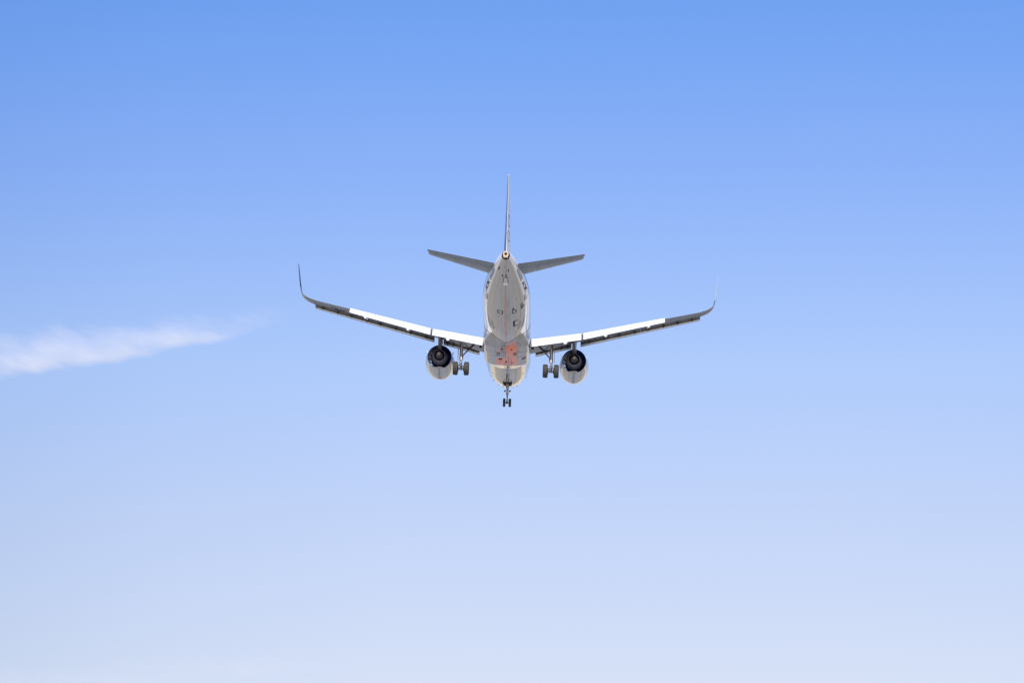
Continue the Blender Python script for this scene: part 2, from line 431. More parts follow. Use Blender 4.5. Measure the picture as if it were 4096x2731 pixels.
# tail cone end: dark collar, exhaust plate, hole
def build_apu():
    mb = MB(); zc = 1.195
    mb.loft([[((r) * math.cos(t), s, zc + r * math.sin(t) * 1.03) for t in [2*math.pi*k/32 for k in range(32)]] for s, r in ((36.9, .335), (37.05, .325), (37.22, .285), (37.27, .25))])
    c = mb.build('tail_cone_collar', M['black'], air)
    sh = MB(); pts = []
    for k in range(24):
        t = math.pi * k / 23; pts.append((0.225 * math.cos(t), 0.03 + 0.245 * math.sin(t)))
    pts += [(-.225, -.06), (-.15, -.27), (.15, -.27), (.225, -.06)]
    hole = [(0.112 * math.cos(2*math.pi*k/28), 0.02 + 0.112 * math.sin(2*math.pi*k/28)) for k in range(28)]
    # plate with hole: match the outline to the hole by angle
    outl = []
    for (hx, hz) in hole:
        a = math.atan2(hz - .02, hx); best = None
        for (x0, z0), (x1, z1) in zip(pts, pts[1:] + pts[:1]):
            dx, dz = math.cos(a), math.sin(a); ex, ez = x1 - x0, z1 - z0; den = dx * ez - dz * ex
            if abs(den) < 1e-9: continue
            t = (x0 * ez - (z0 - .02) * ex) / den; u = (x0 * dz - (z0 - .02) * dx) / den
            if t > 0 and -1e-6 <= u <= 1 + 1e-6: best = t if best is None else min(best, t)
        outl.append((dx * best, .02 + dz * best))
    R0 = [(x, 37.26, zc + z) for x, z in outl]; R1 = [(x, 37.36, zc + z) for x, z in outl]
    R2 = [(x * 1.08, 37.36, zc + .02 + (z - .02) * 1.08) for x, z in hole]; R3 = [(x, 37.33, zc + z) for x, z in hole]; R4 = [(x, 37.2, zc + z) for x, z in hole]
    sh.loft([R0, R1, R2, R3, R4], cap=False)
    sh.box((0, 37.37, zc - .2), (.17, .04, .07))
    e = sh.build('apu_exhaust', M['bronze'], air)
    h = MB(); h.rev((0, 37.285, zc + .02), [(0, .111), (0.005, .111)], n=28); h.build('exhaust_hole', M['black'], e)
build_apu()

# vents, panels and plates on the aft fuselage
for s0, s1, p0, p1, sk in ((34.98, 35.5, -46.5, -38.5, .12), (35.02, 35.42, 12.5, 18, 0), (34.2, 34.54, -17.5, -12.5, 0), (34.08, 34.58, -.6, 4.3, 0),
                           (35.72, 35.88, -11.8, -8.8, 0)):
    skin_patch('vent', fus, s0, s1, p0, p1, M['black'], body, skew=sk)
skin_patch('access_door', fus, 33.25, 34.02, -8.5, 7.5, M['cream'], body, off=0.014)
skin_lines('access_door_seam', fus, [[(33.2, R(-9.5)), (34.06, R(-9.5)), (34.06, R(8.5)), (33.2, R(8.5))]], .05, M['seal'], body)
skin_patch('hinge_fairing', fus, 32.95, 33.32, -9, 8, M['white'], body, off=0.045)
def frame(s0, s1, p0, p1, q=1.9):
    return [[(s0, R(p0)*q), (s1, R(p0)*q), (s1, R(p1)*q), (s0, R(p1)*q), (s0, R(p0)*q)]]
for p0, p1 in ((-19.5, -7.6), (16.8, 26.4)):
    skin_lines('access_panel', fus_arc, frame(28.24, 28.72, p0, p1), .075, M['navy'], body)
skin_lines('cargo_latch_panel', fus_arc, [[(25.72, R(29.5)*1.9), (25.75, R(20.2)*1.9), (26.75, R(20.2)*1.9), (26.76, R(29.5)*1.9)]], .15, M['navy'], body)
skin_patch('outflow_valve', fus, 28.42, 28.62, 40.5, 52, M['black'], body, skew=.16)
skin_patch('valve_plate', fus, 28.66, 29.25, 39.5, 48, M['pylon'], body, skew=.12)
skin_patch('antenna_pad', fus, 28.9, 29.1, 17, 21, M['seal'], body, off=.05)
skin_patch('vent', fus, 30.38, 30.52, 28.9, 30.9, M['seal'], body)
for sg in (1, -1):
    # aft passenger doors: outline, and the bevelled sill notch at the keel end
    q = 1.9
    o = skin_lines('cabin_door', fus_arc, [[(29.2, sg*R(63)*q), (29.2, sg*R(118)*q), (30.1, sg*R(121)*q), (30.1, sg*R(61)*q)]], .035, M['seal'], body)
    skin_patch('door_sill', fus, 29.15, 30.12, sg*57.0, sg*64.5, M['cream'], o, off=.03, skew=-.2)
    skin_patch('sill_painted_shadow', fus, 29.12, 30.14, sg*55.6, sg*56.8, M['seal'], o, off=.012, skew=-.08)  # dark strip laid on the skin as the sill's shadow
    skin_patch('stabilizer_gap_plate', fus, 32.45, 34.4, sg*61.5, sg*80, M['patch'], body, off=.008)

# registration letters as strokes in a 0..0.7 x 0..1 box
GL = {'J': [[(.55, 1), (.55, .2), (.42, 0), (.15, 0), (.02, .2), (.02, .33)]],
      'A': [[(0, 0), (.32, 1), (.64, 0)], [(.12, .36), (.52, .36)]],
      '2': [[(.02, .75), (.14, .97), (.45, .97), (.58, .78), (.5, .55), (.02, .02), (.6, .02)]],
      '3': [[(.02, .85), (.2, .98), (.45, .98), (.58, .8), (.5, .57), (.25, .52)], [(.5, .5), (.62, .27), (.48, .03), (.18, .02), (.0, .15)]],
      'M': [[(0, 0), (0, 1), (.33, .3), (.66, 1), (.66, 0)]],
      'C': [[(.6, .82), (.45, .98), (.18, .98), (.02, .75), (.02, .25), (.18, .02), (.45, .02), (.6, .18)]]}
REG = 'JA23MC'
def lettering(name, surf, fn, w, mat, parent, off=.008):
    """fn(x, y) places letter-space metres onto the skin's two coordinates"""
    x = 0
    for ch in REG:
        skin_lines(name, surf, [[fn(x + a, b) for a, b in pl] for pl in GL[ch]], w, mat, parent, off); x += .86
h = 0.46
lettering('registration_letter', fus_arc, lambda x, y: (32.1 - x*h*.78, R(64)*1.9 + y*h), .085, M['navy'], body)
lettering('registration_letter', fus_arc, lambda x, y: (30.35 + x*h*.78, -R(64)*1.9 - y*h), .085, M['navy'], body)

# blade antennas and drain masts along the keel
def blade(name, s, phi, L, hgt, tilt=.35, th=.03, mat='steel'):
    c = Vector(fus(s, phi, -.02)); n = (Vector(fus(s, phi, .5)) - Vector(fus(s, phi, 0))).normalized()
    u = Vector((0, 1, 0)); sd = n.cross(u).normalized() * th / 2
    mb = MB(); base = [c - u*L/2, c + u*L/2]; top = [c + n*hgt + u*(L*tilt - L*.2), c + n*hgt + u*(L*tilt + L*.3)]
    v = []
    for p in (base[0], base[1], top[1], top[0]):
        v += [tuple(p + sd), tuple(p - sd)]
    mb.add(v, [(0, 2, 4, 6), (1, 7, 5, 3), (0, 1, 3, 2), (2, 3, 5, 4), (4, 5, 7, 6), (6, 7, 1, 0)])
    return mb.build(name, M[mat], air, smooth=False)
for s, ph, L, hh in ((7.0, R(-43), .32, .09), (7.0, R(44), .32, .09), (3.4, R(-62), .16, .16), (3.2, R(-48), .16, .22), (2.6, R(-31), .15, .22), (2.6, R(-18), .13, .18), (2.5, R(30), .15, .24), (2.6, R(17), .13, .18), (3.4, R(62), .16, .16)):
    blade('probe', s, ph, L, hh * .62, mat='dark')
blade('antenna', 24.2, R(2), .42, .30); blade('drain_mast', 9.3, R(5), .3, .28, mat='dark'); blade('antenna', 8.4, R(-1), .4, .12, mat='dark')
blade('antenna', 31.0, R(178), .35, .2)

# fairing details
def fair_surf(s, x, off):
    """underside of the fairing: x across"""
    ph = 0.0
    lo, hi = R(-110), R(110)
    for _ in range(30):
        ph = (lo + hi) / 2; p = fairing_pt(s, ph, s_edge(skin_ang(ph)))
        if p[0] < x: lo = ph
        else: hi = ph
    p = fairing_pt(s, ph, s_edge(skin_ang(ph))); return (p[0], p[1], p[2] - off)
def fair_patch(name, s0, s1, x0, x1, mat, off=.008, skew=0):
    return skin_patch(name, lambda s, a, o: fair_surf(s, math.degrees(a), o), s0, s1, x0, x1, mat, fairing, off, n=4, skew=skew)
fair_patch('ram_air_inlet', 15.9, 16.4, -.68, -.35, M['black']); fair_patch('ram_air_inlet', 16.05, 16.55, 1.3, 1.63, M['black'], skew=.25)
fair_patch('vent', 19.3, 19.52, .36, .53, M['black']); fair_patch('vent', 19.25, 19.6, -.47, -.30, M['seal'])
fair_patch('vent', 14.75, 15.2, -.14, .02, M['seal']); fair_patch('vent', 14.7, 15.0, .36, .53, M['seal']); fair_patch('drain_hole', 15.2, 15.5, -.02, .08, M['black'])
fair_patch('gear_door_hinge', 17.6, 18.3, -.83, -.52, M['pylon'], off=.05); fair_patch('gear_door_hinge', 17.7, 18.4, .58, .88, M['pylon'], off=.05)
for xx, s0, s1 in ((0.16, 14.4, 20.4), (-.08, 16.9, 21.0), (.93, 16.2, 20.9), (-.55, 15.0, 16.2), (.38, 14.6, 16.6)):
    fair_patch('door_seam', s0, s1, xx - .012, xx + .012, M['seal'], off=.006)
for s0, x0, x1 in ((18.75, -1.75, -.1), (18.75, .95, 1.75), (17.2, -1.8, -.4), (17.1, .95, 1.75)):
    fair_patch('panel_joint', s0, s0 + .05, x0, x1, M['seal'], off=.006)

# ------------------------------------------------------------------ wings
XLE = lambda x: 11.9 + .52 * (x - 1.98)
XTE = lambda x: 18.0 if x < 6.4 else 18.0 + .3 * (x - 6.4)
ZLE = lambda x: lin(x, [0, 1.98, 6.4, 17.05], [-.90, -.62, .0, 1.27])
ZTE = lambda x: -1.05 + .153 * (x - 1.97)
def foil(c, tc, xu=1.0, xl=1.0, x0=0.0, n=18, camber=.015):
    """closed loop: upper from xu forward to x0, lower back to xl"""
    def yt(x): return 5 * tc * (.2969 * math.sqrt(max(x, 0)) - .126*x - .3516*x*x + .2843*x**3 - .1036*x**4) + .0008
    def cm(x): return camber * 4 * x * (1 - x)
    up = []; lo = []
    for k in range(n + 1):
        t = (1 - math.cos(math.pi * k / n)) / 2 if x0 == 0 else k / n
        xa = x0 + (xu - x0) * t; xb = x0 + (xl - x0) * t
        up.append((xa * c, (cm(xa) + yt(xa)) * c)); lo.append((xb * c, (cm(xb) - yt(xb)) * c))
    return up[::-1] + lo[1 if x0 == 0 else 0:]
def section(sg, x, sLE, zLE, sTE, zTE, loop):
    c = math.hypot(sTE - sLE, zTE - zLE); ca, sa = (sTE - sLE) / c, (zTE - zLE) / c
    return [(sg * x, sLE + a * ca - b * sa, zLE + a * sa + b * ca) for a, b in loop]
def wing_sec(sg, x, xu, xl, x0=0.0, n=18):
    c = math.hypot(XTE(x) - XLE(x), ZTE(x) - ZLE(x)); tc = lin(x, [2, 6.4, 17], [.145, .118, .108])
    return section(sg, x, XLE(x), ZLE(x), XTE(x), ZTE(x), foil(c, tc, xu, xl, x0, n))

def make_wing(sg):
    mb = MB(); rings = []
    for x in (.6, 1.97, 3, 4.2, 5.3, 6.38): rings.append(wing_sec(sg, x, .965, .80))
    for x in (6.42, 8, 9.5, 11, 12.3, 13.3): rings.append(wing_sec(sg, x, .955, .78))
    for x in (13.34, 14.8, 16.2): rings.append(wing_sec(sg, x, .735, .735))
    mb.loft(rings)
    w = mb.build('wing', M['wing'], air, angle=40)
    # tip and blended winglet: path of (x, z, sLE, sTE)
    path = [(16.21, 1.14, 1.13, 19.30, 20.94), (16.5, 1.19, 1.17, 19.55, 21.15), (16.8, 1.27, 1.25, 19.9, 21.4), (17.05, 1.39, 1.36, 20.25, 21.63), (17.2, 1.53, 1.49, 20.55, 21.83),
            (17.28, 1.72, 1.68, 20.85, 22.0), (17.32, 1.95, 1.93, 21.15, 22.2)]
    blade_p = [(17.32, 1.95, 1.93, 21.15, 22.2), (17.37, 2.4, 2.38, 21.7, 22.55), (17.42, 2.95, 2.95, 22.3, 22.97), (17.46, 3.4, 3.4, 22.8, 23.3), (17.475, 3.55, 3.56, 23.05, 23.42)]
    def rings_of(P):
        rr = []
        for i, (x, zl, zt, sl, st) in enumerate(P):
            a = P[max(i-1, 0)]; b = P[min(i+1, len(P)-1)]
            d = Vector((b[0]-a[0], b[1]-a[1])).normalized(); nx, nz = -d.y, d.x
            c = st - sl; tc = lin(c, [.3, 1.0, 1.6], [.085, .075, .10])
            rr.append([(sg * (x + bb * nx + .05 * (aa - c/2) * sst(x, 17.1, 17.35)), sl + aa, zl + (zt - zl) * aa / c + bb * nz) for aa, bb in foil(c, tc, n=14, camber=.005)])
        return rr
    t = MB(); t.loft(rings_of(path)); wt = t.build('wingtip', M['wing'], w, angle=50)
    t = MB(); t.loft(rings_of(blade_p)); t.build('winglet', M['navyblade'] if sg < 0 else M['whitematt'], w, angle=50)
    # aileron, drooped a few degrees
    mb = MB(); rr = []
    for x in (13.38, 14.8, 16.17):
        c = XTE(x) - XLE(x); lp = foil(c, .108, 1, 1, .745, 8)
        h0 = (.745 * c, 0); dr = R(4)
        lp = [(h0[0] + (a - h0[0]) * math.cos(dr) + b * math.sin(dr), b * math.cos(dr) - (a - h0[0]) * math.sin(dr)) for a, b in lp]
        rr.append(section(sg, x, XLE(x), ZLE(x), XTE(x), ZTE(x), lp))
    mb.loft(rr); mb.build('aileron', M['wing'], w, angle=40)
    # flaps, fully extended
    def flap(xs, zoff=0):
        rr = []
        for x in xs:
            vis = lin(x, [1.97, 6.4, 13.2], [1.36, 1.13, .74]); hid = lin(x, [1.97, 13.2], [.42, .28]); c = vis + hid; dl = R(38)
            st, zt = XTE(x) - .0, -1.03 + .153 * (x - 1.97)
            sl, zl = st - hid * math.cos(dl), zt + hid * math.sin(dl) - .10 * c
            se, ze = st + vis * math.cos(dl), zt - vis * math.sin(dl)
            rr.append(section(sg, x, sl, zl, se, ze, foil(c, .13, n=14, camber=.03)))
        m_ = MB(); m_.loft(rr); return m_.build('flap', M['flap'], w, angle=40)
    f1 = flap((2.02, 3.2, 4.6, 6.28)); f2 = flap((6.46, 8, 10, 12, 13.22))
    mb = MB(); z0 = -1.03 + .153 * 4.4
    mb.tube((sg*6.2, 18.05, z0 - .08), (sg*6.55, 18.1, z0 - .05), .06); mb.box((sg*6.37, 18.3, z0 - .32), (.05, .5, .3), (R(-35), 0, 0)); mb.box((sg*6.62, 18.16, z0 - .1), (.36, .06, .05))
    mb.build('flap_linkage', M['steel'], w)
    # flap track fairings
    for x, wd in ((4.93, .37), (8.30, .33), (11.88, .29)):
        se = XTE(x); zf = -1.03 + .153 * (x - 1.97); m_ = MB(); rr = []
        vis = lin(x, [1.97, 6.4, 13.2], [1.36, 1.13, .74]); k38, t38 = .788, .781
        L0, LT, L1 = se - 2.2, se + vis * k38, se + vis * k38 + lin(x, [4.9, 11.9], [.34, .30])
        zT = zf - vis * .616 - .03                                   # axis height where it passes the flap's trailing edge
        sk = se - .1; zk = zT + (LT - sk) * t38 - .22
        for s in [L0 + (sk - L0) * i / 8 for i in range(9)] + [sk + (L1 - sk) * i / 14 for i in range(1, 15)]:
            t = (s - L0) / (L1 - L0)
            r = wd / 2 * (min(1, math.sin(min(t * 2.2, 1) * math.pi / 2)) ** .7) * math.sqrt(max(.004, 1 - max(0, (s - (L1 - .34)) / .345) ** 2))
            zc = zk + .05 * (sk - s) if s < sk else zk + (zT - zk) * (s - sk) / (LT - sk)
            rr.append([(sg*x + r * math.cos(2*math.pi*k/16), s, zc + 1.15 * r * math.sin(2*math.pi*k/16)) for k in range(16)])
        m_.loft(rr); m_.build('flap_track_fairing', M['flap'], w, angle=60)
    # slats
    outer = [(-.25, .055), (-.1, .105), (.05, .115), (.2, .07), (.33, -.02), (.42, -.14), (.455, -.27), (.43, -.38), (.38, -.53), (.34, -.575)]
    inner = [(.285, -.545), (.13, -.435), (.15, -.40), (.17, -.28), (.15, -.17), (.05, -.07), (-.1, .0), (-.25, .045)]
    prof = outer + inner; no = len(outer)
    def ks(x): return lin(x, [2.4, 6.3, 16.3], [.84, .88, .60])
    def slat(x0, x1):
        rr = []
        for i in range(5):
            x = x0 + (x1 - x0) * i / 4; k = ks(x)
            rr.append([(sg*x, XLE(x) - a*k - .02, ZLE(x) + b*k) for a, b in prof])
        m_ = MB(); m_.loft(rr); n = len(prof)
        for i, q in enumerate(m_.f):
            if len(q) == 4:
                j = q[0] % n; m_.m[i] = 3 if j == no - 1 else 2 if j == no else 1 if j >= no else 0
        return m_.build('slat', [M['wing'], M['slatgrey'], M['alu'], M['seal']], w, angle=40)
    tracks = {0: (2.85, 3.3, 4.55, 5.05), 1: (6.9, 8.2), 2: (9.45, 10.75), 3: (11.85, 13.13), 4: (14.3, 15.5)}
    for i, (x0, x1) in enumerate(((2.42, 5.5), (6.27, 8.845), (8.86, 11.305), (11.32, 13.705), (13.72, 16.22))):
        so = slat(x0, x1)
        for x in tracks[i]:
            k = ks(x); m_ = MB()
            m_.box((sg*x, XLE(x) - .0*k, ZLE(x) - .16*k), (.12, .42*k, .22*k), (R(-28), 0, 0))
            m_.box((sg*(x + .09), XLE(x) - .12*k, ZLE(x) - .30*k), (.07, .16*k, .34*k), (R(-10), 0, 0))
            m_.build('slat_track', M['dark'], so, smooth=False)
    # small round drive housing below the flap root
    m_ = MB(); m_.tube((sg*2.2, 16.9, -1.42), (sg*2.2, 17.75, -1.70), .10, .115, 16); m_.build('flap_drive_housing', M['black'], w)
    return w
wings = {sg: make_wing(sg) for sg in (-1, 1)}

# registration under the left wing
def under(s, x, off):
    xx = -x; c = XTE(xx) - XLE(xx); a = (s - XLE(xx)) / c; tc = lin(xx, [2, 6.4, 17], [.145, .118, .108])
    yt = 5 * tc * (.2969 * math.sqrt(max(a, 0)) - .126*a - .3516*a*a + .2843*a**3 - .1036*a**4)
    return (x, s, ZLE(xx) + (ZTE(xx) - ZLE(xx)) * a + (.06 * a * (1 - a) - yt) * c - off)
lettering('registration_letter', under, lambda x, y: (19.52 + .45*(x*.56 - 2.55) - y*.95, -12.1 - x*.56), .10, M['navy'], wings[-1], off=.012)

# ------------------------------------------------------------------ tail surfaces
def stab(sg):
    HL = lambda x: lin(x, [.5, 1.2, 5.95, 6.22], [31.05, 31.55, 34.75, 35.15]); HT = lambda x: lin(x, [.5, 6.22], [34.85, 36.4]); HZ = lambda x: 1.08 + .108 * (x - .9)
    rr = []; er = []
    for x in (.45, 1.2, 2.5, 4, 5.95, 6.14):
        c = HT(x) - HL(x)
        rr.append(section(sg, x, HL(x), HZ(x), HT(x), HZ(x), foil(c, .095, .70, .70, 0, 14, camber=-.01)))
    for x in (.95, 2.5, 4, 5.95, 6.22):
        c = HT(x) - HL(min(x, 5.95)); er.append(section(sg, x, HL(min(x, 5.95)), HZ(x), HT(x), HZ(x), foil(c, .095, 1, 1, .722, 8, camber=-.01)))
    m_ = MB(); m_.loft(rr); h_ = m_.build('horizontal_stabilizer', M['wing'], air, angle=40)
    m_ = MB(); m_.loft(er); m_.build('elevator', M['wing'], h_, angle=40)
for sg in (-1, 1): stab(sg)

VZ = [1.6, 2.0, 2.6, 7.6, 7.9, 7.97]; VL = [28.9, 29.9, 30.55, 34.85, 35.15, 35.6]; VT = [35.0, 35.12, 35.28, 36.72, 36.8, 36.83]
def fin_half(z, a):
    c = lin(z, VZ, VT) - lin(z, VZ, VL); tc = lin(z, [1.6, 8], [.10, .098])
    return (5 * tc * (.2969 * math.sqrt(max(a, 0)) - .126*a - .3516*a*a + .2843*a**3 - .1036*a**4) + .004) * c
def fin():
    def rings(a0, a1, zs):
        out = []
        for z in zs:
            L, Tt = lin(z, VZ, VL), lin(z, VZ, VT); c = Tt - L; n = 14
            aa = [a0 + (a1 - a0) * ((1 - math.cos(math.pi * k / n)) / 2 if a0 == 0 else k / n) for k in range(n + 1)]
            out.append([(fin_half(z, a), L + a * c, z) for a in aa[::-1]] + [(-fin_half(z, a), L + a * c, z) for a in aa[1 if a0 == 0 else 0:]])
        return out
    def build(name, rr, parent):
        m_ = MB(); m_.loft(rr)
        for i, q in enumerate(m_.f):
            cx = sum(m_.v[j][0] for j in q) / len(q); m_.m[i] = 1 if cx < -.006 else 0
        return m_.build(name, [M['whitematt'], M['blue']], parent, angle=40)
    f_ = build('vertical_fin', rings(0, .70, (1.55, 2.0, 2.6, 4, 5.5, 7, 7.6, 7.9, 7.97)), air)
    r_ = build('rudder', rings(.706, 1.0, (1.9, 2.6, 4, 5.5, 7, 7.6, 7.88)), f_)
    m_ = MB()
    rr = []
    for z in (1.9, 4, 6, 7.6, 7.9):
        s = lin(z, VZ, VT); w_ = lin(z, [1.9, 7.9], [.015, .010]); rr.append([(w_, s - .01, z), (w_, s + .03, z), (-w_, s + .03, z), (-w_, s - .01, z)])
    m_.loft(rr); m_.build('trailing_edge_strip', M['white'], r_)
    # ring outlines of the tail livery
    for sg, z, s0, ra, rb, ti in ((1, 4.62, 34.75, .85, .40, -.10), (1, 3.42, 34.5, .95, .36, -.30), (-1, 4.95, 34.6, .9, .38, -.2), (-1, 4.2, 34.5, .9, .36, -.25)):
        def surf(s, zz, off, sg=sg):
            L, Tt = lin(zz, VZ, VL), lin(zz, VZ, VT); return (sg * (fin_half(zz, (s - L) / (Tt - L)) + off), s, zz)
        pl = [(s0 + ra * math.cos(t) * math.cos(ti) - rb * math.sin(t) * math.sin(ti) * .3, z + rb * math.sin(t) + .15 * ra * math.cos(t) * math.sin(ti)) for t in [2*math.pi*k/40 for k in range(41)]]
        skin_lines('livery_ring', surf, [pl], .085, M['blue'] if sg > 0 else M['white'], f_, off=.012)
fin()

# ------------------------------------------------------------------ engines
def engine(sg):
    cx, cz = sg * 5.755, -1.965
    # nacelle: outer skin and inner duct in one shell of revolution, u/v mapped
    outer = [(10.80, 1.02), (10.72, 1.06), (10.75, 1.10), (10.95, 1.17), (11.4, 1.225), (12.0, 1.25), (12.7, 1.25), (13.4, 1.205), (14.0, 1.13), (14.62, 1.035)]
    inner = [(14.62, 1.015), (14.2, 1.03), (13.6, 1.05), (13.0, 1.05), (12.4, 1.03), (11.6, 1.0), (11.0, .985), (10.80, 1.02)]
    N = 64; v = []; uv = []; f = []; fm = []
    prof = outer + inner
    for i, (s, r) in enumerate(prof):
        for k in range(N + 1):
            t = -math.pi + 2 * math.pi * k / N
            zc = cz - .03 * sst(s, 14.6, 11.5)
            v.append((cx + r * math.sin(t), s, zc - r * math.cos(t) * (1 if s > 14.5 else 1.0))); uv.append((s, t))
    for i in range(len(prof) - 1):
        for k in range(N):
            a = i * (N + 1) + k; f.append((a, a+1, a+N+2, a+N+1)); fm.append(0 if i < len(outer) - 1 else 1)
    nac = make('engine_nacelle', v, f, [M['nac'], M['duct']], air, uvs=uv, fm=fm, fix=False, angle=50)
    bm = bmesh.new(); bm.from_mesh(nac.data); bmesh.ops.remove_doubles(bm, verts=bm.verts, dist=1e-5); bmesh.ops.recalc_face_normals(bm, faces=bm.faces); bm.to_mesh(nac.data); bm.free()
    c = (cx, 0, cz)
    m_ = MB(); m_.rev(c, [(11.9, .45), (12.3, .60), (13.2, .74), (13.9, .74), (14.4, .70), (14.75, .63), (15.2, .485), (15.2, .462), (14.9, .50), (14.5, .50)], n=48, cap=False)
    m_.build('core_cowl', M['core'], nac, angle=50)
    m_ = MB(); m_.rev(c, [(14.55, .50), (14.55, .38), (14.8, .385), (15.1, .36), (15.4, .29), (15.7, .19), (15.88, .125)], n=40, cap=True)
    pl = m_.build('exhaust_cone', M['plug'], nac, angle=50)
    m_ = MB(); m_.rev(c, [(15.87, .125), (15.93, .11), (15.93, .052), (15.86, .05)], n=28, cap=False); m_.build('cone_vent_ring', M['bronze'], pl)
    m_ = MB(); m_.rev(c, [(15.865, .051), (15.87, .051)], n=20); m_.build('cone_vent_hole', M['black'], pl)
    # guide vanes and fan blades: slanted plates, sky shows between them where the line of sight follows the slant
    def vanes(name, s0, s1, r0, r1, n, slant, th, mat, par):
        m_ = MB()
        for k in range(n):
            t = 2 * math.pi * k / n
            rad = Vector((math.sin(t), 0, -math.cos(t))); tan = Vector((math.cos(t), 0, math.sin(t)))
            P = []
            for s, q in ((s0, 0.0), (s1, slant)):
                for r in (r0, r1):
                    for d in (-th/2, th/2): P.append(tuple(Vector((cx, s, cz)) + rad * r + tan * (q + d)))
            m_.add(P, [(0, 1, 3, 2), (4, 6, 7, 5), (0, 4, 5, 1), (2, 3, 7, 6), (0, 2, 6, 4), (1, 5, 7, 3)])
        return m_.build(name, mat, par, smooth=False)
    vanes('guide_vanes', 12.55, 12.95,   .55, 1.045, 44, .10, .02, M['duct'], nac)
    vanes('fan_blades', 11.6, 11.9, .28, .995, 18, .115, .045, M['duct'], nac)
    m_ = MB(); m_.rev(c, [(11.2, .02), (11.3, .14), (11.5, .26), (11.75, .33), (11.95, .44)], n=32); m_.build('spinner', M['dark'], nac)
    # lower bifurcation bump and latches
    m_ = MB(); rr = []
    for s, hw, top in ((13.2, .10, -.60), (13.8, .13, -.62), (14.3, .34, -.83), (14.66, .41, -.875)):
        zt = cz + top; rr.append([(cx - hw, s, cz - 1.0), (cx - hw * .8, s, zt - .04), (cx - hw * .3, s, zt), (cx + hw * .3, s, zt), (cx + hw * .8, s, zt - .04), (cx + hw, s, cz - 1.0)])
    m_.loft(rr); m_.build('lower_bifurcation', M['pale'], nac)
    for dx, s in ((-.09, 12.6), (.09, 12.6), (0, 13.3), (-.06, 12.1), (.06, 12.1)):
        m_ = MB(); m_.box((cx + dx, s, cz - lin(s, [12, 12.7, 13.4], [1.282, 1.278, 1.225])), (.055, .14, .02))
        m_.build('cowl_latch', M['black'], nac, smooth=False)
    # strakes
    for t in (R(128), R(-128)):
        rad = Vector((math.sin(t), 0, -math.cos(t))); P = Vector((cx, 0, cz)); tan = Vector((math.cos(t), 0, math.sin(t))) * .012
        m_ = MB(); pts = [P + rad * 1.18 + Vector((0, 11.6, 0)), P + rad * 1.20 + Vector((0, 12.75, 0)), P + rad * 1.50 + Vector((0, 12.65, 0)), P + rad * 1.46 + Vector((0, 12.3, 0))]
        v_ = [];
        for p in pts: v_ += [tuple(p + tan), tuple(p - tan)]
        m_.add(v_, [(0, 2, 4, 6), (1, 7, 5, 3), (0, 1, 3, 2), (2, 3, 5, 4), (4, 5, 7, 6), (6, 7, 1, 0)])
        m_.build('strake', M['white'], nac, smooth=False)
    # pylon
    m_ = MB(); rr = []
    for s, hw, zb, zt in ((11.3, .05, -.80, -.70), (12.2, .15, -1.05, -.48), (13.4, .19, -1.15, -.22), (14.4, .18, -1.35, -.28), (15.2, .155, -1.42, -.40), (16.2, .11, -1.05, -.45), (17.2, .05, -.72, -.50)):
        rr.append([(cx - hw*.6, s, zb), (cx - hw, s, zb + .12), (cx - hw, s, zt), (cx + hw, s, zt), (cx + hw, s, zb + .12), (cx + hw*.6, s, zb)])
    m_.loft(rr); m_.build('pylon', M['pylon'], nac, angle=40)
for sg in (-1, 1): engine(sg)

# ------------------------------------------------------------------ landing gear
def tyre(x, s, z, r, w, parent):
    m_ = MB(); h_ = w / 2
    prof = [(-h_*.80, r*.52), (-h_*.98, r*.62), (-h_, r*.80), (-h_*.90, r*.92), (-h_*.66, r*.985), (-h_*.42, r), (-h_*.38, r*.985), (-h_*.34, r), (-h_*.05, r), (0, r*.985), (h_*.05, r), (h_*.34, r), (h_*.38, r*.985), (h_*.42, r), (h_*.66, r*.985), (h_*.90, r*.92), (h_, r*.80), (h_*.98, r*.62), (h_*.80, r*.52)]
    m_.rev((x, s, z), prof, 'x', 40); t = m_.build('tyre', M['tyre'], parent, angle=60)
    m_ = MB(); m_.rev((x, s, z), [(-h_*.86, r*.20), (-h_*.86, r*.40), (-h_*.74, r*.53), (h_*.74, r*.53), (h_*.86, r*.40), (h_*.86, r*.20)], 'x', 28); m_.build('wheel_rim', M['steel'], t)
